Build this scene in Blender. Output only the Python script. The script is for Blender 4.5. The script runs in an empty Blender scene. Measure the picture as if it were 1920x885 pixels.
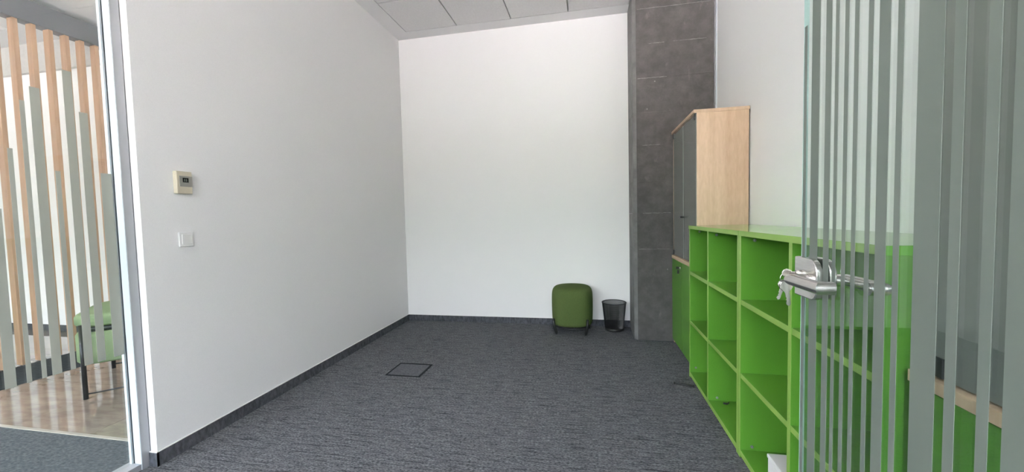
import bpy, bmesh, math, random
from mathutils import Vector, Matrix
random.seed(7)
S = bpy.context.scene
C = S.collection

# ------------------------------------------------------------------ camera
cam = bpy.data.objects.new('camera', bpy.data.cameras.new('camera'))
C.objects.link(cam)
yaw, pitch, roll = 0.196878, -0.0489246, -0.0238181
fwd = Vector((-math.sin(yaw) * math.cos(pitch), math.cos(yaw) * math.cos(pitch), math.sin(pitch)))
rt = Vector((math.cos(yaw), math.sin(yaw), 0)); up = rt.cross(fwd)
r2 = rt * math.cos(roll) + up * math.sin(roll); u2 = -rt * math.sin(roll) + up * math.cos(roll)
M = Matrix((r2, u2, -fwd)).transposed().to_4x4(); M.translation = (0, 0, 1.22)
cam.matrix_world = M
cam.data.sensor_width = 36; cam.data.lens = 730.47 / 1920 * 36
cam.data.clip_start = 0.02; cam.data.clip_end = 300
S.camera = cam

# ------------------------------------------------------------------ sky, sun, exposure
S.view_settings.view_transform = 'Standard'; S.view_settings.look = 'None'
S.view_settings.gamma = 1; S.view_settings.use_curve_mapping = False
S.view_settings.exposure = 0.96
W = bpy.data.worlds.new('sky'); S.world = W; W.use_nodes = True
wn = W.node_tree.nodes; wl = W.node_tree.links
bg = wn['Background']
tc = wn.new('ShaderNodeTexCoord'); sx = wn.new('ShaderNodeSeparateXYZ'); rp = wn.new('ShaderNodeValToRGB')
wl.new(tc.outputs['Generated'], sx.inputs[0]); wl.new(sx.outputs['Z'], rp.inputs[0]); wl.new(rp.outputs[0], bg.inputs[0])
rp.color_ramp.elements[0].position = 0.0; rp.color_ramp.elements[0].color = (0.93, 0.955, 1.0, 1)
rp.color_ramp.elements[1].position = 0.8; rp.color_ramp.elements[1].color = (0.66, 0.79, 1.0, 1)
bg.inputs[1].default_value = 12.0
sun = bpy.data.objects.new('sun', bpy.data.lights.new('sun', 'SUN')); C.objects.link(sun)
sun.data.energy = 265; sun.data.angle = 0.01; sun.data.color = (1.0, 0.95, 0.93)
sun.rotation_euler = Vector((-0.75, 0.10, 0.9)).to_track_quat('Z', 'Y').to_euler()   # from beyond the back wall, high

def portal(name, x, y, z, sx_, sz_):
    o = bpy.data.objects.new(name, bpy.data.lights.new(name, 'AREA')); C.objects.link(o)
    o.data.shape = 'RECTANGLE'; o.data.size = sx_; o.data.size_y = sz_
    o.data.cycles.is_portal = True
    o.location = (x, y, z); o.rotation_euler = (math.radians(90), 0, 0)   # -Z turned to +Y, into the room

# ------------------------------------------------------------------ materials
def mat(name, col=(.8, .8, .8), rough=.6, metal=0.0, spec=.5):
    m = bpy.data.materials.new(name); m.use_nodes = True
    b = m.node_tree.nodes['Principled BSDF']
    b.inputs['Base Color'].default_value = (*col, 1); b.inputs['Roughness'].default_value = rough
    b.inputs['Metallic'].default_value = metal; b.inputs['Specular IOR Level'].default_value = spec
    return m
def nodes(m): return m.node_tree.nodes, m.node_tree.links, m.node_tree.nodes['Principled BSDF']
def noise_col(m, scale, c1, c2, vec_scale=(1, 1, 1), detail=6, lo=.35, hi=.65, bump=0.0, dist=.002, rough_n=.6, more=None):
    n, l, b = nodes(m)
    t = n.new('ShaderNodeTexCoord'); mp = n.new('ShaderNodeMapping'); mp.inputs['Scale'].default_value = vec_scale
    nz = n.new('ShaderNodeTexNoise'); nz.inputs['Scale'].default_value = scale; nz.inputs['Detail'].default_value = detail
    nz.inputs['Roughness'].default_value = rough_n
    cr = n.new('ShaderNodeValToRGB'); e = cr.color_ramp.elements
    e[0].position = lo; e[0].color = (*c1, 1); e[1].position = hi; e[1].color = (*c2, 1)
    l.new(t.outputs['Object'], mp.inputs[0]); l.new(mp.outputs[0], nz.inputs['Vector']); l.new(nz.outputs['Fac'], cr.inputs[0])
    out = cr.outputs[0]
    for (sc, vs, d1, d2, p1, p2) in (more or []):
        mp2 = n.new('ShaderNodeMapping'); mp2.inputs['Scale'].default_value = vs
        z2 = n.new('ShaderNodeTexNoise'); z2.inputs['Scale'].default_value = sc; z2.inputs['Detail'].default_value = 4
        r3 = n.new('ShaderNodeValToRGB'); e = r3.color_ramp.elements
        e[0].position = p1; e[0].color = (*d1, 1); e[1].position = p2; e[1].color = (*d2, 1)
        mx = n.new('ShaderNodeMix'); mx.data_type = 'RGBA'; mx.blend_type = 'MULTIPLY'; mx.inputs['Factor'].default_value = 1
        l.new(t.outputs['Object'], mp2.inputs[0]); l.new(mp2.outputs[0], z2.inputs['Vector']); l.new(z2.outputs['Fac'], r3.inputs[0])
        l.new(out, mx.inputs['A']); l.new(r3.outputs[0], mx.inputs['B']); out = mx.outputs['Result']
    l.new(out, b.inputs['Base Color'])
    if bump:
        bp = n.new('ShaderNodeBump'); bp.inputs['Strength'].default_value = bump; bp.inputs['Distance'].default_value = dist
        l.new(nz.outputs['Fac'], bp.inputs['Height']); l.new(bp.outputs[0], b.inputs['Normal'])
    return m
WALL = noise_col(mat('white wall paint', rough=.55, spec=.25), 260, (.81, .80, .795), (.845, .835, .83), detail=3, bump=.25, dist=.0006)
CEIL = noise_col(mat('ceiling board', rough=.9), 90, (.68, .665, .665), (.74, .725, .725), detail=4, bump=.3, dist=.001)
BAND = noise_col(mat('ceiling plaster', rough=.7), 200, (.75, .74, .74), (.78, .77, .77), detail=3)
GREYB = noise_col(mat('greyed bulkhead', rough=.7), 40, (.47, .46, .44), (.52, .51, .49), detail=3)  # grey put into colour; the bulkhead face would be lit bright like the wall
CARPET = noise_col(mat('grey streaked carpet', rough=.95, spec=.1), 1, (.038, .041, .046), (.185, .190, .202), vec_scale=(70, 170, 60),
                   detail=5, lo=.36, hi=.66, bump=.5, dist=.003,
                   more=[(1, (5, 95, 40), (.50, .50, .53), (1.06, 1.06, 1.06), .36, .43), (1, (14, 60, 40), (.78, .78, .78), (1.12, 1.12, 1.12), .4, .6), (1, (260, 260, 200), (.72, .72, .72), (1.35, 1.35, 1.35), .35, .68)])
CORRC = noise_col(mat('blue grey corridor carpet', rough=.95, spec=.1), 1, (.075, .088, .096), (.15, .165, .178), vec_scale=(50, 90, 60),
                  detail=5, lo=.36, hi=.64, bump=.4, dist=.003, more=[(1, (30, 30, 30), (.8, .8, .8), (1, 1, 1), .35, .6)])
LIDC = noise_col(mat('floor box carpet', rough=.95, spec=.1), 1, (.07, .073, .082), (.125, .13, .142), vec_scale=(60, 90, 60), detail=5)
STRIPC = noise_col(mat('dark grey carpet strip', rough=.95, spec=.1), 80, (.035, .042, .046), (.07, .08, .085), detail=5, bump=.4, dist=.003)
BASEM = noise_col(mat('dark skirting carpet', rough=.85, spec=.2), 1, (.045, .047, .055), (.10, .105, .12), vec_scale=(60, 60, 25), detail=4, bump=.3)
CAULK = mat('white sealant', (.75, .73, .70), .5)
TILE = noise_col(mat('polished beige stone', rough=.05, spec=.6), 2.2, (.27, .22, .185), (.37, .31, .26), detail=9, lo=.3, hi=.7,
                 more=[(7, (1, 3, 1), (.8, .79, .78), (1, 1, 1), .40, .55)])
TILE.node_tree.nodes['Principled BSDF'].inputs['IOR'].default_value = 1.6
TILE.node_tree.nodes['Principled BSDF'].inputs['Coat Weight'].default_value = 0.4
TILE.node_tree.nodes['Principled BSDF'].inputs['Coat IOR'].default_value = 1.8
TILE.node_tree.nodes['Principled BSDF'].inputs['Coat Roughness'].default_value = .02
GROUT = mat('grout', (.25, .22, .19), .8)
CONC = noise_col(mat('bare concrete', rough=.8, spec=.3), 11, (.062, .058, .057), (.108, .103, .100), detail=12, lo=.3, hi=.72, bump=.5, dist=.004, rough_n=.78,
                 more=[(14, (1, 1, 1), (.86, .86, .86), (1.1, 1.1, 1.1), .35, .6), (16, (1, 1, .5), (1, 1, 1), (1.5, 1.48, 1.45), .66, .74)])
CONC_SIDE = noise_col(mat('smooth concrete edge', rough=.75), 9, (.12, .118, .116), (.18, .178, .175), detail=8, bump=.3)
WOOD = noise_col(mat('beech laminate', rough=.42, spec=.4), 1, (.54, .375, .255), (.65, .475, .345), vec_scale=(16, 16, .8), detail=5, lo=.3, hi=.7,
                 more=[(1, (60, 60, 14), (.93, .92, .9), (1, 1, 1), .4, .6)])
SLATW = noise_col(mat('oak slat', rough=.5), 1, (.44, .275, .17), (.53, .345, .225), vec_scale=(40, 40, 1.5), detail=4)
GREEN = noise_col(mat('green laminate', rough=.30, spec=.45), 300, (.078, .228, .023), (.086, .248, .028), detail=2)
GEDGE = mat('pale green edge band', (.215, .36, .07), .45)
TOPG = mat('glossy green worktop', (.125, .36, .04), .12, spec=.6)
POUF = noise_col(mat('olive felt', rough=.95, spec=.1), 420, (.050, .080, .024), (.098, .138, .045), detail=3, bump=.5, dist=.001)
CHAIRG = noise_col(mat('sage fabric', rough=.95, spec=.1), 300, (.17, .225, .125), (.23, .29, .17), detail=3, bump=.4, dist=.001)
BLACK = mat('black metal', (.012, .012, .013), .4)
BPLAS = mat('black plastic', (.015, .015, .016), .35)
ALU = mat('anodised aluminium', (.68, .73, .77), .4, 0.0)
ALUD = mat('grey aluminium', (.40, .41, .43), .45, .3)
STEEL = noise_col(mat('brushed steel', rough=.27, metal=1), 1, (.66, .64, .62), (.74, .72, .70), vec_scale=(30, 30, 400), detail=2)
CHROME = mat('chrome', (.75, .73, .68), .15, 1)
BEAMM = mat('grey beam paint', (.20, .205, .225), .5)
CREAM = mat('cream plastic', (.58, .53, .41), .4)
GPLAS = mat('grey plastic', (.27, .27, .24), .4)
WPLAS = mat('white plastic', (.76, .75, .735), .35)
RUBBER = mat('black gasket', (.02, .025, .03), .5)
LCD = mat('lcd', (.012, .015, .014), .15)
LCDT = mat('lcd digits', (.10, .115, .10), .4)
SCREW = mat('zinc', (.34, .36, .38), .35, .8)
HOLE = mat('dark hole', (.01, .012, .01), .8)

def glassy(name, tint, refl_rough=0.0, mixf=1.0, ior=1.5):
    m = bpy.data.materials.new(name); m.use_nodes = True
    n = m.node_tree.nodes; l = m.node_tree.links; n.clear()
    o = n.new('ShaderNodeOutputMaterial'); t = n.new('ShaderNodeBsdfTransparent'); g = n.new('ShaderNodeBsdfGlossy')
    f = n.new('ShaderNodeFresnel'); f.inputs[0].default_value = ior; mx = n.new('ShaderNodeMixShader')
    ge = n.new('ShaderNodeNewGeometry'); mm = n.new('ShaderNodeMath'); mm.operation = 'MULTIPLY_ADD'   # keep the outside IOR on inner faces (thin pane)
    mm.inputs[1].default_value = 1 / ior - ior; mm.inputs[2].default_value = ior
    l.new(ge.outputs['Backfacing'], mm.inputs[0]); l.new(mm.outputs[0], f.inputs[0])
    t.inputs[0].default_value = (*tint, 1); g.inputs['Roughness'].default_value = refl_rough
    g.inputs[0].default_value = (mixf, mixf, mixf, 1)
    l.new(f.outputs[0], mx.inputs[0]); l.new(t.outputs[0], mx.inputs[1]); l.new(g.outputs[0], mx.inputs[2]); l.new(mx.outputs[0], o.inputs[0])
    return m
GLASS = glassy('clear glass', (.955, .975, .965))
DGLASS = glassy('door glass', (.93, .965, .95))
TGLASS = glassy('grey tinted veiled glass', (.62, .63, .60), ior=1.6)
_n = TGLASS.node_tree.nodes; _l = TGLASS.node_tree.links; _m = [x for x in _n if x.type == 'MIX_SHADER'][0]
_d = _n.new('ShaderNodeBsdfDiffuse'); _d.inputs[0].default_value = (.34, .35, .32, 1); _t = [x for x in _n if x.type == 'BSDF_TRANSPARENT'][0]  # diffuse grey over the tint paints in a veil of reflection
_x = _n.new('ShaderNodeMixShader'); _x.inputs[0].default_value = .6; _l.new(_t.outputs[0], _x.inputs[1]); _l.new(_d.outputs[0], _x.inputs[2]); _l.new(_x.outputs[0], _m.inputs[1])
GEDGEL = mat('pale glass edge', (.42, .45, .42), .3)
EDGEG = mat('glass edge', (.55, .72, .70), .15, spec=.8)
def film(name, d, t, a=.12):
    m = bpy.data.materials.new(name); m.use_nodes = True
    n = m.node_tree.nodes; l = m.node_tree.links; n.clear()
    o = n.new('ShaderNodeOutputMaterial'); df = n.new('ShaderNodeBsdfDiffuse'); tr = n.new('ShaderNodeBsdfTranslucent'); tp = n.new('ShaderNodeBsdfTransparent')
    df.inputs[0].default_value = (*d, 1); tr.inputs[0].default_value = (*t, 1)
    a1 = n.new('ShaderNodeMixShader'); a1.inputs[0].default_value = .5
    a2 = n.new('ShaderNodeMixShader'); a2.inputs[0].default_value = a
    l.new(df.outputs[0], a1.inputs[1]); l.new(tr.outputs[0], a1.inputs[2]); l.new(a1.outputs[0], a2.inputs[1]); l.new(tp.outputs[0], a2.inputs[2])
    l.new(a2.outputs[0], o.inputs[0]); return m
FILM = film('frosted door film', (.305, .34, .305), (.32, .355, .32))
FILML = film('frosted partition film', (.56, .575, .52), (.46, .475, .43))

# ------------------------------------------------------------------ helpers
def link(name, bm, m, parent=None, smooth=False, bevel=0, seg=2):
    me = bpy.data.meshes.new(name)
    bmesh.ops.recalc_face_normals(bm, faces=bm.faces[:])
    bm.to_mesh(me); bm.free()
    o = bpy.data.objects.new(name, me); C.objects.link(o)
    for k in (m if isinstance(m, (list, tuple)) else [m]): me.materials.append(k)
    if smooth:
        for p in me.polygons: p.use_smooth = True
    if bevel:
        b = o.modifiers.new('bevel', 'BEVEL'); b.width = bevel; b.segments = seg; b.limit_method = 'ANGLE'; b.angle_limit = .6
    if parent is not None: o.parent = parent
    return o
def box(bm, x0, x1, y0, y1, z0, z1, edge=None):
    v = [bm.verts.new((x, y, z)) for x in (x0, x1) for y in (y0, y1) for z in (z0, z1)]
    F = [(0, 1, 3, 2), (4, 6, 7, 5), (0, 4, 5, 1), (2, 3, 7, 6), (0, 2, 6, 4), (1, 5, 7, 3)]
    fs = [bm.faces.new([v[i] for i in f]) for f in F]
    if edge is not None: fs[0].material_index = edge      # the face looking to -x
    return fs
def B(name, x0, x1, y0, y1, z0, z1, m, parent=None, bevel=0, edge=None):
    bm = bmesh.new(); box(bm, x0, x1, y0, y1, z0, z1, edge)
    return link(name, bm, m, parent, bevel=bevel)
def tube(bm, pts, r, seg=12, cap=True, radii=None):
    pts = [Vector(p) for p in pts]; rings = []
    prev = None
    for i, p in enumerate(pts):
        d = (pts[min(i + 1, len(pts) - 1)] - pts[max(i - 1, 0)]).normalized()
        if i in (0, len(pts) - 1): w = 1
        else:
            a = (pts[i] - pts[i - 1]).normalized(); c = (pts[i + 1] - pts[i]).normalized()
            w = 1
        if prev is None:
            n = d.orthogonal().normalized()
        else:
            n = (prev - d * prev.dot(d)).normalized()
        prev = n; b = d.cross(n)
        rr = radii[i] if radii else r
        rings.append([bm.verts.new(p + (n * math.cos(2 * math.pi * k / seg) + b * math.sin(2 * math.pi * k / seg)) * rr) for k in range(seg)])
    for a, c in zip(rings, rings[1:]):
        for k in range(seg): bm.faces.new((a[k], a[(k + 1) % seg], c[(k + 1) % seg], c[k]))
    if cap: bm.faces.new(rings[0][::-1]); bm.faces.new(rings[-1])
def lathe(bm, prof, seg=48, cx=0, cy=0, close=False):
    rings = []
    for r, z in prof:
        rings.append([bm.verts.new((cx + r * math.cos(2 * math.pi * k / seg), cy + r * math.sin(2 * math.pi * k / seg), z)) for k in range(seg)])
    for a, c in zip(rings, rings[1:]):
        for k in range(seg): bm.faces.new((a[k], a[(k + 1) % seg], c[(k + 1) % seg], c[k]))
    if close: bm.faces.new(rings[0][::-1]); bm.faces.new(rings[-1])
def thing(name, label, cat, loc=(0, 0, 0), group=None):
    o = bpy.data.objects.new(name, None); C.objects.link(o); o.location = loc; o.empty_display_size = .1
    o['label'] = label; o['category'] = cat
    if group: o['group'] = group
    return o
def keep(o, parent):          # the mesh was modelled at its place in the room; hang it on the thing's Empty
    o.parent = parent
    p = parent; off = Vector((0, 0, 0))
    while p is not None: off += p.location; p = p.parent
    o.location = o.location - off
    return o
def tag(o, label, cat, group=None):
    o['label'] = label; o['category'] = cat
    if group: o['group'] = group
    return o
def struct(o): o['kind'] = 'structure'; return o

XL, XR, YB, H = -2.167, 1.135, 4.338, 3.318
YW = -3.0                      # inner face of the window wall behind the camera
XC = -9.0                      # far side of the corridor

# ------------------------------------------------------------------ structure
struct(B('floor', XL - .12, XR + .2, YW, YB + .2, -.15, 0, CARPET))
struct(B('floor_corridor', XC, XL - .12, YW, 1.68, -.15, 0, CORRC))
tf = struct(B('floor_tiled', XC, XL - .12, 1.69, 3.60, -.15, -.004, GROUT))
struct(B('trim_1', XC, XL - .10, 1.68, 1.70, -.02, .004, mat('beige edge strip', (.42, .39, .34), .5)))
ty = 1.70; first = None
ys = [1.70, 2.28, 2.88, 3.43]
xs = [XL - .12 - .62 * i for i in range(12)]
for i in range(11):
    for j in range(3):
        x1, x0 = xs[i] - .0015, xs[i + 1] + .0015; y0, y1 = ys[j] + .0015, ys[j + 1] - .0015
        sh = -.0003 * random.random()
        B('stone_tile', x0, x1, y0, y1, -.004, sh, TILE, tf)
struct(B('floor_strip', -4.955, -4.39, 1.70, 3.43, 0.0, .006, STRIPC))
struct(B('wall_back', XL - .1, XR + .2, YB, YB + .15, 0, H, WALL))
struct(B('wall_right', XR, XR + .15, YW, YB + .15, 0, H, WALL))
bm = bmesh.new()
box(bm, XL - .12, XL, 1.53, YB, 0, H); box(bm, XL - .12, XL - .041, 1.5301, 1.53, 0, H)
struct(link('wall_left', bm, WALL, bevel=.002))
struct(B('wall_corridor', XC, XL - .12, 3.43, 3.58, 0, 3.0, WALL))
struct(B('trim_2', XC, XL - .12, 3.39, 3.60, 3.0, H, GREYB))
struct(B('wall_far', XC - .15, XC, YW, 3.6, 0, H, WALL))
# window wall behind the camera
bm = bmesh.new()
wins = [(-8.6, -6.3), (-5.9, -3.6), (-3.2, -1.2), (-0.95, 0.95)]
Z0, Z1 = .8, 3.08
edges = [XC] + [e for w in wins for e in w] + [XR]
box(bm, XC, XR, YW - .2, YW, 0, Z0); box(bm, XC, XR, YW - .2, YW, Z1, H)
for i in range(0, len(edges), 2): box(bm, edges[i], edges[i + 1], YW - .2, YW, Z0, Z1)
struct(link('wall_front', bm, WALL))
for i, (a, b) in enumerate(wins):
    bm = bmesh.new(); y0, y1 = YW - .14, YW - .08
    box(bm, a, a + .06, y0, y1, Z0, Z1); box(bm, b - .06, b, y0, y1, Z0, Z1)
    box(bm, a, b, y0, y1, Z0, Z0 + .06); box(bm, a, b, y0, y1, Z1 - .06, Z1)
    m_ = (a + b) / 2; box(bm, m_ - .03, m_ + .03, y0, y1, Z0 + .06, Z1 - .06)
    wf = struct(link('window_%d' % (i + 1), bm, ALU))
    B('window_pane', a + .06, b - .06, YW - .113, YW - .107, Z0 + .06, Z1 - .06, GLASS, wf)
    portal('window_portal', (a + b) / 2, YW - .21, (Z0 + Z1) / 2, b - a, Z1 - Z0)
# unseen outdoors implied by daylight: pale paving, and a hedge sized to block it
struct(B('ground', -60, 60, -45, YW - .2, -.6, -.35, noise_col(mat('pale paving', rough=.9), 3, (.46, .395, .385), (.54, .47, .46))))
bm = bmesh.new(); bmesh.ops.create_grid(bm, x_segments=90, y_segments=14, size=1)
for v in bm.verts:
    x, z = v.co.x * 45, (v.co.y + 1) * 3.8
    v.co = (x, -30 + 1.2 * math.sin(z * .8) + random.uniform(-.5, .5), z - .5 + (random.uniform(-.9, .9) if v.co.y > .9 else random.uniform(-.1, .1)))
struct(link('ground_unseen_hedge', bm, noise_col(mat('unseen hedge leaves', rough=.8), 4, (.012, .022, .010), (.05, .075, .03)), smooth=True))

# ceiling: slab, plaster border, tiles with joints
cl = struct(B('ceiling', XC - .15, XR + .15, YW - .2, YB + .15, H + .03, H + .2, CEIL))
bm = bmesh.new()
CX0, CY1 = -1.992, 4.168
box(bm, XL, CX0, 1.53, YB, H, H + .03); box(bm, CX0, XR, CY1, YB, H, H + .03)
link('plaster_border', bm, BAND, cl)
bm = bmesh.new(); box(bm, XC, CX0 if False else XL, YW, 3.5, H, H + .03); box(bm, XL, CX0, YW, 1.53, H, H + .03)
link('corridor_soffit', bm, BAND, cl)
for i in range(6):
    for j in range(15):
        x0 = CX0 + .602 * i; x1 = min(x0 + .602, XR); y1 = CY1 - .6 * j; y0 = max(y1 - .6, YW)
        if x1 - x0 < .05 or y1 - y0 < .05: continue
        bm = bmesh.new(); box(bm, x0 + .005, x1 - .005, y0 + .005, y1 - .005, H - .001, H + .0305)
        link('ceiling_tile', bm, CEIL, cl, bevel=.003, seg=1)
dl = thing('downlight', 'small round white ceiling spotlight above the slatted screen', 'light', (-6.0, 3.05, H))
bm = bmesh.new(); lathe(bm, [(.052, 0), (.052, -.006), (.038, -.009), (.036, 0)], 32); keep(link('trim_ring', bm, WPLAS, smooth=True), dl).location = (0, 0, 0)
bm = bmesh.new(); lathe(bm, [(.0005, -.001), (.036, -.002)], 24); keep(link('lens', bm, WPLAS), dl).location = (0, 0, 0)

# skirting
def skirt(name, x0, x1, y0, y1):
    s = struct(B(name, x0, x1, y0, y1, 0, .07, BASEM)); return s
s = skirt('baseboard_left', XL, XL + .010, 1.52, YB - .01)
B('sealant', XL, XL + .006, 1.525, YB - .01, .07, .073, CAULK, s)
s = skirt('baseboard_back', XL, .45, YB - .010, YB)
B('sealant', XL, .44, YB - .006, YB, .07, .073, CAULK, s)
s = skirt('baseboard_left_end', XL - .038, XL + .010, 1.518, 1.53)
B('sealant', XL - .041, XL + .006, 1.522, 1.53, .07, .075, CAULK, s)
s = skirt('baseboard_corridor', XC, XL - .12, 3.418, 3.43)

# ------------------------------------------------------------------ concrete column, cast in lifts
cx0, cy0_ = .418, 3.887
col = thing('concrete_column', 'dark grey bare concrete column in the back right corner behind the cabinet', 'column', (.77, 4.1, 0))
zs = [0, .883, 1.225, 1.529, 1.865, 2.17, 2.485, 2.798, 3.118, H]
for k in range(len(zs) - 1):
    off = [0, .002, -.001, .002, 0, .002, -.001, .001, .003][k]
    bm = bmesh.new()
    # front face bevelled to a paler left arris
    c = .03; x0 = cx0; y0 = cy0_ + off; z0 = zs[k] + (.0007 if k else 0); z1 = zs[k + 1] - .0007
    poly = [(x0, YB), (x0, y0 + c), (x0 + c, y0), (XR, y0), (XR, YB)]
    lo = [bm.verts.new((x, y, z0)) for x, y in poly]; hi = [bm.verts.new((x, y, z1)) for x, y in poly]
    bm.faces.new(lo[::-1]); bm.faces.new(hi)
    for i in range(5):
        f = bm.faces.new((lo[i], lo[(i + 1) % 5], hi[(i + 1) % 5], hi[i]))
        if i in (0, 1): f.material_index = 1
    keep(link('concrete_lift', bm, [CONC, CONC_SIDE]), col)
RIDGE = noise_col(mat('pale laitance', rough=.8), 30, (.11, .106, .104), (.24, .235, .23), detail=6)
for z, a, b in ((2.798, .56, .70), (2.798, .78, 1.06), (2.485, .46, .72), (1.865, .50, .66), (3.118, .46, 1.10), (1.225, .5, .75), (.883, .46, .74)):
    bm = bmesh.new(); n_ = 14; pr = None
    for i in range(n_):
        x = a + (b - a) * i / (n_ - 1); zz = z + random.uniform(-.0016, .0016); w = .0016 + random.uniform(0, .002)
        cur = [bm.verts.new((x, cy0_ - .0015, zz - w)), bm.verts.new((x, cy0_ - .0025, zz)), bm.verts.new((x, cy0_ - .0015, zz + w)), bm.verts.new((x, cy0_ + .003, zz))]
        if pr:
            for k in range(4): bm.faces.new((pr[k], pr[(k + 1) % 4], cur[(k + 1) % 4], cur[k]))
        pr = cur
    keep(link('seam_ridge', bm, RIDGE), col)
keep(B('core', cx0 + .035, XR - .001, cy0_ + .035, YB - .001, .0, H - .001, CONC), col)
bm = bmesh.new()
for x, z in ((.72, .69), (.615, 2.45), (.50, 2.56), (.545, 2.2)):
    tube(bm, [(x, cy0_ + .004, z), (x, cy0_ - .0005, z)], .006, 8)
keep(link('tie_holes', bm, mat('tie plugs', (.22, .215, .21), .8)), col)
struct(B('trim_3', XR - .012, XR, cy0_ - .022, cy0_, 0, H, ALUD)); struct(B('trim_4', XR - .006, XR, cy0_ - .05, cy0_ - .03, 0, H, ALU))

# ------------------------------------------------------------------ open bookcases
XF = .717; T = .025
def bolt(parent, x, y, z):
    bm = bmesh.new(); tube(bm, [(x, y, z), (x, y - .004, z)], .0075, 10); tube(bm, [(x, y - .004, z), (x, y - .010, z)], .0035, 8)
    keep(link('cam_bolt', bm, SCREW), parent)
def bookcase(ya, yb, label, ydiv, bolts):
    t = thing('bookcase', label, 'bookcase', ((XF + 1.125) / 2, (ya + yb) / 2, 0), 'open green bookcases along the right wall')
    M2 = [GREEN, GEDGE]
    def P(name, *a, m=M2, edge=1, bev=.0012): return keep(B(name, *a, m, None, bev, edge), t)
    P('top_board', XF - .004, 1.128, ya, yb, 1.102, 1.127, m=[TOPG, GEDGE])
    P('base_board', XF, 1.122, ya + T, yb - T, .012, .042)
    P('side_panel', XF, 1.122, ya, ya + T, 0, 1.102); P('side_panel', XF, 1.122, yb - T, yb, 0, 1.102)
    P('divider', XF, 1.118, ydiv - T / 2, ydiv + T / 2, .042, 1.102)
    P('back_panel', 1.118, 1.128, ya, yb, .0, 1.102)
    for z in (.403, .767):
        P('shelf', XF + .001, 1.118, ya + T, ydiv - T / 2, z, z + T); P('shelf', XF + .001, 1.118, ydiv + T / 2, yb - T, z, z + T)
    for b in bolts: bolt(t, *b)
    return t
YE, YM, YN = 3.06, 2.083, 1.12
b1 = bookcase(YM + .001, YE, 'open bright green bookcase farther back, beside the tall beech cabinet', 2.597,
              [(.782, YE - T, 1.08), (.763, 2.597 - T / 2, 1.08), (.757, YE - T, .075), (.768, 2.597 - T / 2, .06)])
bookcase(YN, YM - .001, 'open bright green bookcase nearer the camera, partly behind the glass door', 1.585,
         [(.776, YM - T - .001, 1.08), (.77, YM - T - .001, .06), (.78, 1.585 - T / 2, 1.075)])
# loose black fitting on the base board
bm = bmesh.new(); tube(bm, [(.79, 2.54, .048), (.812, 2.535, .047)], .006, 8); tube(bm, [(.812, 2.535, .047), (.818, 2.528, .060)], .004, 8)
tag(link('cam_fitting', bm, BPLAS, smooth=True), 'tiny dark furniture fitting lying in the bottom bay of the farther bookcase', 'fitting')

# ------------------------------------------------------------------ tall cabinets
def tall_cabinet(ya, yb, label, side_far):
    xf = .777
    t = thing('tall_cabinet', label, 'cabinet', ((xf + 1.125) / 2, (ya + yb) / 2, 0), 'tall beech cabinets with green lower doors')
    def P(name, x0, x1, y0, y1, z0, z1, m=WOOD, par=None, bev=.0012, edge=None):
        return keep(B(name, x0, x1, y0, y1, z0, z1, m, None, bev, edge), par or t)
    P('top_board', xf - .022, 1.128, ya - .004, yb + .004, 1.945, 1.968)
    P('side_panel', xf, 1.124, ya, ya + .018, 0.0, 1.945); P('side_panel', xf - (.006 if side_far else 0), 1.124, yb - .018, yb, 0.0, 1.945)
    P('back_panel', 1.114, 1.124, ya + .018, yb - .018, .0, 1.945)
    P('base_board', xf + .01, 1.114, ya + .018, yb - .018, .03, .05)
    P('middle_board', xf - .022, 1.114, ya, yb, .800, .829)
    P('shelf', xf + .03, 1.114, ya + .018, yb - .018, 1.17, 1.19); P('shelf', xf + .03, 1.114, ya + .018, yb - .018, 1.55, 1.57)
    P('shelf', xf + .03, 1.114, ya + .018, yb - .018, .42, .44)
    ym = (ya + yb) / 2
    for a, b in ((ya + .001, ym - .002), (ym + .002, yb - .001)):
        P('lower_door', xf - .018, xf - .001, a, b, .035, .797, m=GREEN)
    for s, (a, b) in ((-1, (ya + .002, ym - .002)), (1, (ym + .002, yb - .020))):
        g = P('glass_door', xf - .006, xf - .001, a, b, .834, 1.940, m=TGLASS, bev=0)
        if s > 0: keep(B('polished_edge', xf - .0065, xf - .0005, a - .0015, a + .0015, .834, 1.940, GEDGEL), g)
        for z in (.845, 1.91):
            ye = a + .002 if s < 0 else b - (.035 if side_far else .060)
            keep(B('hinge', xf - .012, xf + .012, ye, ye + .035, z - .01, z + .035, BPLAS, None, .002), g)
        yh = ym - .03 if s < 0 else ym + .03
        if s > 0:
            bm = bmesh.new(); tube(bm, [(xf - .005, ym - .012, 1.185), (xf - .028, ym - .012, 1.185)], .005, 10)
            tube(bm, [(xf - .028, ym - .035, 1.185), (xf - .028, ym + .02, 1.185)], .007, 10)
            keep(link('door_knob', bm, BPLAS, smooth=True), g)
    # lock with a key and a hanging fob
    lk = [c for c in t.children if c.name.startswith('lower_door')][1]
    yk = ym + .05
    bm = bmesh.new(); tube(bm, [(xf - .018, yk, .750), (xf - .024, yk, .750)], .012, 14)
    keep(link('lock', bm, CHROME, smooth=True), lk)
    bm = bmesh.new(); tube(bm, [(xf - .024, yk, .750), (xf - .034, yk, .750)], .003, 8)
    box(bm, xf - .055, xf - .034, yk - .002, yk + .002, .740, .762)
    keep(link('key', bm, BPLAS, bevel=.001), lk)
    bm = bmesh.new(); box(bm, xf - .046, xf - .030, yk - .004, yk + .000, .700, .732); tube(bm, [(xf - .04, yk - .002, .742), (xf - .038, yk - .002, .730)], .0012, 6)
    keep(link('spare_key', bm, [BPLAS], bevel=.002), lk)
    return t
tall_cabinet(3.085, 3.872, 'tall beech cabinet with tinted glass doors standing against the concrete column', True)
tall_cabinet(.30, 1.100, 'tall cabinet with wood middle board seen only through the striped glass door', False)

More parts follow.
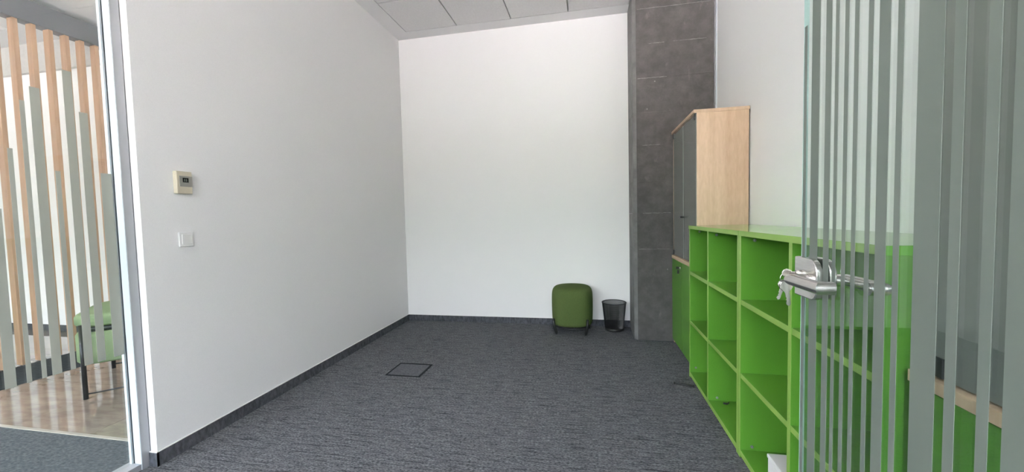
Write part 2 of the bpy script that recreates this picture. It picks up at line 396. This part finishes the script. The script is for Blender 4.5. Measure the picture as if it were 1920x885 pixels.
# ------------------------------------------------------------------ white box in the bookcase, black handle on the carpet
t = thing('white_box', 'small white plastic box in the bottom bay of the nearer bookcase', 'box', (.81, 1.72, .042))
keep(B('body', .735, .90, 1.605, 1.80, .043, .165, WPLAS, None, .006), t)
keep(B('lid', .732, .903, 1.605, 1.803, .165, .182, WPLAS, None, .005), t)
t = thing('bar_handle', 'loose black bar handle lying on the carpet by the bookcase', 'handle', (.64, 2.87, 0))
a_, b_ = Vector((.578, 2.888, .011)), Vector((.699, 2.853, .011)); d = (b_ - a_)
bm = bmesh.new(); tube(bm, [a_, a_ + d * .5 + Vector((0, -.003, 0)), b_], .0075, 10); keep(link('bar', bm, BLACK, smooth=True), t)
for p in (a_, b_):
    bm = bmesh.new(); tube(bm, [p - d * .04, p + d * .04], .011, 10); keep(link('foot', bm, BLACK, smooth=True), t)

# ------------------------------------------------------------------ pouf
t = thing('pouf', 'olive green upholstered pouf on short black legs by the back wall', 'pouf', (-.19, 4.115, 0))
bm = bmesh.new(); R0 = .212
prof = [(.001, .082), (.14, .080), (.186, .084), (.203, .10), (.209, .135), (R0, .22), (R0 + .001, .33), (R0 - .001, .41), (.203, .452), (.182, .476), (.14, .486), (.07, .490), (.001, .491)]
seg = 56; rings = []
for r, z in prof:
    ring = []
    for k in range(seg):
        a = 2 * math.pi * k / seg; n_ = 2.35
        sc = (abs(math.cos(a)) ** n_ + abs(math.sin(a)) ** n_) ** (-1 / n_)
        ring.append(bm.verts.new((r * sc * math.cos(a), r * sc * math.sin(a), z)))
    rings.append(ring)
for a, c in zip(rings, rings[1:]):
    for k in range(seg): bm.faces.new((a[k], a[(k + 1) % seg], c[(k + 1) % seg], c[k]))
o = link('cushion', bm, POUF, t, smooth=True); sb = o.modifiers.new('s', 'SUBSURF'); sb.levels = 1; sb.render_levels = 1
lp = [(-.160, -.128), (.136, -.142), (.170, .115), (-.150, .135)]
for x, y in lp:
    bm = bmesh.new(); k = 1.0
    tube(bm, [(x, y, 0), (x * 1.01, y * 1.01, .02), (x * 1.13, y * 1.13, .085), (x * 1.17, y * 1.17, .165)], .012, 10, radii=[.012, .014, .014, .012])
    link('leg', bm, BLACK, t, smooth=True)
bm = bmesh.new(); ring = [(.188 * math.cos(a * math.pi / 24), .180 * math.sin(a * math.pi / 24), .070) for a in range(49)]
tube(bm, ring, .006, 8, cap=False); link('ring_rail', bm, BLACK, t, smooth=True)

# ------------------------------------------------------------------ waste bin (open wire mesh)
t = thing('waste_bin', 'black wire mesh waste bin between the pouf and the column', 'waste bin', (.243, 4.203, 0))
bm = bmesh.new(); n1, n2 = 84, 34
rings = []
for j in range(n2 + 1):
    z = .022 + (.292 - .022) * j / n2; r = .094 + (.122 - .094) * j / n2
    rings.append([bm.verts.new((r * math.cos(2 * math.pi * (k + .5 * j) / n1), r * math.sin(2 * math.pi * (k + .5 * j) / n1), z)) for k in range(n1)])
for a, c in zip(rings, rings[1:]):
    for k in range(n1): bm.faces.new((a[k], a[(k + 1) % n1], c[(k + 1) % n1], c[k]))
o = link('wire_mesh', bm, BLACK, t); o['kind'] = 'stuff'
w_ = o.modifiers.new('w', 'WIREFRAME'); w_.thickness = .0036; w_.use_even_offset = False
bm = bmesh.new(); tube(bm, [(.124 * math.cos(a * math.pi / 28), .124 * math.sin(a * math.pi / 28), .295) for a in range(57)], .0045, 8, cap=False); link('rim', bm, BLACK, t, smooth=True)
bm = bmesh.new(); lathe(bm, [(.092, 0), (.096, .004), (.0965, .03), (.095, .03), (.094, .006), (.001, .006)], 48); link('base_pan', bm, BLACK, t, smooth=True)

# ------------------------------------------------------------------ floor box
t = thing('floor_box', 'square carpeted floor box lid with dark frame set in the carpet', 'floor box', (-1.447, 2.882, 0))
x0, x1, y0, y1 = -1.592, -1.302, 2.751, 3.007
FBM = mat('dark box frame', (.016, .018, .020), .9, spec=.1)
for a in ((x0, x1, y1 - .016, y1), (x0, x1, y0, y0 + .009), (x0, x0 + .012, y0 + .007, y1 - .016), (x1 - .016, x1, y0 + .007, y1 - .016)):
    keep(B('frame_bar', a[0], a[1], a[2], a[3], 0, .004, FBM), t)
keep(B('lid', x0 + .014, x1 - .018, y0 + .009, y1 - .018, 0, .003, LIDC), t)

# ------------------------------------------------------------------ thermostat and switch on the left wall
t = thing('thermostat', 'cream wall thermostat with grey panel and dark display', 'thermostat', (XL, 1.735, 1.446))
keep(B('body', XL, XL + .026, 1.692, 1.774, 1.387, 1.507, CREAM, None, .003), t)
keep(B('panel', XL + .026, XL + .028, 1.705, 1.774, 1.425, 1.482, GPLAS), t)
pn = [c for c in t.children if c.name.startswith('panel')][0]
keep(B('display', XL + .028, XL + .029, 1.722, 1.752, 1.448, 1.472, LCD), pn)
bm = bmesh.new()
for y in (1.728, 1.738): box(bm, XL + .029, XL + .0293, y, y + .006, 1.453, 1.467)
keep(link('digits', bm, LCDT), pn)
t = thing('light_switch', 'white square light switch below the thermostat', 'switch', (XL, 1.738, 1.14))
keep(B('frame', XL, XL + .009, 1.700, 1.778, 1.101, 1.179, WPLAS, None, .003), t)
keep(B('rocker', XL + .009, XL + .014, 1.712, 1.766, 1.113, 1.167, WPLAS, None, .002), t)

# ------------------------------------------------------------------ left glass partition
t = thing('glass_partition', 'clear glass partition with vertical frosted stripes at the left', 'glass partition', (-2.25, .6, 0))
def K(name, *a, m=ALU, bev=0): return keep(B(name, *a, m, None, bev), t)
K('post', -2.285, -2.212, 1.487, 1.529, 0.0, H, m=ALU, bev=.001)
po = [c for c in t.children if c.name.startswith('post')][0]
keep(B('gasket', -2.2550, -2.2515, 1.4835, 1.4869, .03, H - .03, RUBBER), po)
keep(B('shaded_face', -2.2115, -2.209, 1.489, 1.528, 0, H, ALUD), po)  # grey strip paints in the unlit side face of the post
K('floor_track', -2.290, -2.212, -2.2, 1.486, 0, .032, m=ALUD, bev=.002)
K('head_track', -2.290, -2.212, -2.2, 1.486, H - .05, H - .001, m=ALU)
K('pane', -2.258, -2.252, -.10, 1.478, .034, H - .052, m=GLASS); K('pane', -2.258, -2.252, -2.18, -.112, .034, H - .052, m=GLASS)
K('glazing_bead', -2.272, -2.2585, 1.478, 1.4865, .033, H - .05, m=ALU)
str_l = [(1.076, 1.108, 1.30), (1.137, 1.152, 1.54), (1.182, 1.197, 1.74), (1.214, 1.245, 1.804), (1.274, 1.291, 1.465), (1.322, 1.353, 1.91), (1.370, 1.401, 1.74), (1.433, 1.4765, 1.472),
         (1.03, 1.05, 1.7), (.96, .99, 1.5), (.90, .925, 1.85), (.84, .86, 1.62), (.77, .80, 1.4), (.70, .73, 1.8), (.62, .64, 1.55), (.5, .54, 1.72)]
for a, b, z in str_l: K('frosted_stripe', -2.2515, -2.2505, a, b, .592, z, m=FILML)

# ------------------------------------------------------------------ slatted screen in the corridor
t = thing('slat_screen', 'oak slatted screen hanging from a dark grey beam beyond the left glass', 'screen', (-5.0, 1.9, 0))
keep(B('beam', -5.06, -4.95, -1.5, 3.43, 3.085, 3.285, BEAMM, None, .003), t)
k = 5
while True:
    y1 = 2.638 + .1172 * k
    if y1 < .4: break
    keep(B('slat', -5.03, -4.962, y1 - .034, y1, .006 if y1 > 1.74 else 0, 3.085, SLATW, None, .002), t); k -= 1

# ------------------------------------------------------------------ green chair in the corridor
t = thing('green_stool', 'pale green upholstered stool with tall black legs beyond the glass', 'stool', (-3.62, 2.43, 0))
A = Vector((-3.52, 2.06, 0)); u_ = Vector((-.52, .505, 0)); v_ = Vector((.50, .515, 0))
def rbox(bm, o, a, b, z0, z1, r, seg=6):
    # rounded-corner slab spanned by vectors a and b from corner o
    la, lb = a.length, b.length; ea, eb = a.normalized(), b.normalized(); pts = []
    for cx, cy, s in ((la - r, lb - r, 0), (r, lb - r, 1), (r, r, 2), (la - r, r, 3)):
        for q in range(seg + 1):
            an = (s + q / seg) * math.pi / 2; pts.append(o + ea * (cx + r * math.cos(an)) + eb * (cy + r * math.sin(an)))
    lv = []
    for z, ins in ((z0, .012), (z0 + .015, 0), (z1 - .025, 0), (z1 - .006, .01), (z1, .03)):
        cen = o + a / 2 + b / 2
        lv.append([bm.verts.new(((p - cen) * (1 - ins / max(la, lb) * 2) + cen) + Vector((0, 0, z))) for p in pts])
    n_ = len(pts)
    for l1, l2 in zip(lv, lv[1:]):
        for i in range(n_): bm.faces.new((l1[i], l1[(i + 1) % n_], l2[(i + 1) % n_], l2[i]))
    bm.faces.new(lv[0][::-1]); bm.faces.new(lv[-1])
o_ = A + u_ * .03 - v_ * .09
bm = bmesh.new(); rbox(bm, o_, u_ * .97, v_ * 1.06, .235, .462, .13, 8); keep(link('seat_body', bm, CHAIRG, smooth=True), t)
bm = bmesh.new(); rbox(bm, o_ + u_ * .04 + v_ * .04, u_ * .89, v_ * .98, .455, .512, .11, 8); keep(link('frame_plate', bm, BLACK, smooth=True), t)
bm = bmesh.new(); rbox(bm, o_, u_ * .97, v_ * 1.06, .505, .592, .13, 8); keep(link('seat_cushion', bm, CHAIRG, smooth=True), t)
for p, h in ((A, .53), (A + u_, .53), (A + v_, .53), (A + u_ + v_, .53)):
    bm = bmesh.new(); tube(bm, [p, p + Vector((0, 0, h))], .014, 12); keep(link('leg', bm, BLACK, smooth=True), t)
for p, q in ((A, v_), (A + u_, v_)):
    bm = bmesh.new(); tube(bm, [p + Vector((0, 0, .035)), p + q + Vector((0, 0, .035))], .006, 8); keep(link('foot_bar', bm, BLACK, smooth=True), t)

# ------------------------------------------------------------------ glass door standing open at the right
XD = .505
t = thing('glass_door', 'open glass door with vertical frosted stripes and steel lever', 'door', (XD, .15, 0))
def K(name, *a, m=ALU, bev=0): return keep(B(name, *a, m, None, bev), t)
y0d, y1d = .15, 1.052
K('pane', XD - .005, XD + .005, y0d, y1d, .006, 2.35, m=DGLASS)
pane = [c for c in t.children if c.name.startswith('pane')][0]
keep(B('glass_edge', XD - .0052, XD + .0052, y1d, y1d + .001, .006, 2.35, EDGEG), pane)
K('floor_pivot', XD - .022, XD + .022, y0d, y0d + .12, 0, .06, m=STEEL, bev=.002)
sc = 1.01
stripes = [(1.037, 1.048, 1.645), (0.985, 1.016, 2.3), (0.943, 0.963, 2.3), (0.919, 0.93, 2.3), (0.888, 0.9, 2.3), (0.859, 0.871, 2.3), (0.821, 0.833, 2.3), (0.78, 0.806, 2.3), (0.751, 0.764, 2.3), (0.677, 0.722, 2.3), (0.644, 0.661, 2.3), (0.597, 0.613, 2.3), (0.53, 0.58, 2.3), (0.44, 0.48, 2.3), (0.38, 0.42, 2.3), (0.28, 0.36, 2.3)]
for a, b, z in stripes: K('frosted_stripe', XD - .0062, XD - .0055, a, b, .012, z, m=FILM)
# lock case, one plate on each face, D-shaped with a rounded corner away from the edge
def plate(side):
    bm = bmesh.new(); ya, yb, z0, z1 = 1.050, .958, 1.018, 1.110
    pts = [(ya, z0), (ya, z1)]
    for q in range(9):
        an = math.pi / 2 * (1 - q / 8); pts.append((yb + .034 * (1 - math.cos(an)), z1 - .034 + .034 * math.sin(an)))
    for q in range(7):
        an = math.pi / 2 * q / 6; pts.append((yb + .022 - .022 * math.cos(an), z0 + .022 - .022 * math.sin(an)))
    if True:
        x0, x1 = (XD - .0065, XD - .021) if side < 0 else (XD + .0055, XD + .020)
    lo = [bm.verts.new((x0, y, z)) for y, z in pts]; hi = [bm.verts.new((x1, y, z)) for y, z in pts]; n_ = len(pts)
    bm.faces.new(lo[::-1]); bm.faces.new(hi)
    for i in range(n_): bm.faces.new((lo[i], lo[(i + 1) % n_], hi[(i + 1) % n_], hi[i]))
    return keep(link('lock_plate', bm, STEEL, bevel=.0025), t)
for side in (-1, 1):
    p = plate(side); xs_ = XD + side * .020
    bm = bmesh.new(); tube(bm, [(xs_, .985, 1.062), (xs_ + side * .006, .985, 1.062)], .016, 24)
    keep(link('rosette', bm, STEEL, smooth=False, bevel=.001), p)
    # U-shaped lever with mitred corners
    xo = xs_ + side * .033; r = .0135; seg = 20
    bm = bmesh.new(); rings = []
    # cross-section frame: z and the in-plane normal of the mitre
    def ring(cx, cy, nx, ny, wid):
        return [bm.verts.new((cx + nx * wid * math.cos(2 * math.pi * k / seg), cy + ny * wid * math.cos(2 * math.pi * k / seg), 1.062 + r * 1.0 * math.sin(2 * math.pi * k / seg))) for k in range(seg)]
    rings = [ring(xs_ + side * .004, .985, 0, 1, r), ring(xo, .985, side, 1, r), ring(xo, .882, side, -1, r), ring(XD + side * .030, .882, 0, -1, r)]
    # (neck edge +y runs to the outer edge +side, which ends as the return's -y edge)
    for a, c in zip(rings, rings[1:]):
        for k in range(seg): bm.faces.new((a[k], a[(k + 1) % seg], c[(k + 1) % seg], c[k]))
    bm.faces.new(rings[0][::-1]); bm.faces.new(rings[-1])
    lv = keep(link('lever', bm, STEEL), p)
    for pl in lv.data.polygons: pl.use_smooth = len(pl.vertices) == 4
    lv.modifiers.new('e', 'EDGE_SPLIT').split_angle = .6
# lock cylinder on the near plate
near = [c for c in t.children if c.name.startswith('lock_plate')][0]
bm = bmesh.new(); tube(bm, [(XD - .020, 1.022, 1.072), (XD - .030, 1.022, 1.072)], .008, 16); keep(link('lock_cylinder', bm, CHROME, smooth=True), near)
# keys: one in the cylinder, one hanging from it on a ring
t = thing('key_ring', 'silver keys hanging on a ring from the glass door lock', 'keys', (.455, 1.022, 1.072))
def key(bm_, o, d, w, L=.05):
    pass
bm = bmesh.new(); box(bm, .462, XD - .030, 1.020, 1.0235, 1.069, 1.076); tube(bm, [(.4615, 1.022, 1.072), (.4615, 1.0235, 1.072)], .001, 6)
tube(bm, [(.455, 1.0195, 1.072), (.455, 1.0235, 1.072)], .0105, 18)
keep(link('key_in_lock', bm, CHROME, bevel=.0004), t)
bm = bmesh.new()
tube(bm, [(.449 + .009 * math.sin(a * math.pi / 12), 1.021 + .002 * math.sin(a * math.pi / 12), 1.060 + .011 * math.cos(a * math.pi / 12)) for a in range(25)], .0009, 6, cap=False)
keep(link('ring', bm, CHROME, smooth=True), t)
bm = bmesh.new()
bow = [(0, 0), (.008, -.002), (.013, -.009), (.0125, -.018), (.006, -.026), (.0045, -.030), (.0045, -.058), (.0005, -.062), (-.004, -.058), (-.004, -.053), (-.002, -.050), (-.004, -.047), (-.002, -.044), (-.004, -.040), (-.0045, -.030), (-.007, -.026), (-.0135, -.018), (-.013, -.009), (-.008, -.002)]
ang = .12
for s, (oz, tilt, dy) in enumerate(((1.056, .10, 0), (1.056, -.30, .004))):
    lo = []; hi = []
    for a_, z_ in bow:
        a2 = a_ * math.cos(tilt) - z_ * math.sin(tilt); z2 = a_ * math.sin(tilt) + z_ * math.cos(tilt)
        if s: a2 *= .85; z2 *= .8
        lo.append(bm.verts.new((.452 + a2, 1.018 + dy, oz + z2))); hi.append(bm.verts.new((.452 + a2, 1.020 + dy, oz + z2)))
    n_ = len(lo); bm.faces.new(lo[::-1]); bm.faces.new(hi)
    for i in range(n_): bm.faces.new((lo[i], lo[(i + 1) % n_], hi[(i + 1) % n_], hi[i]))
keep(link('hanging_key', bm, CHROME), t)
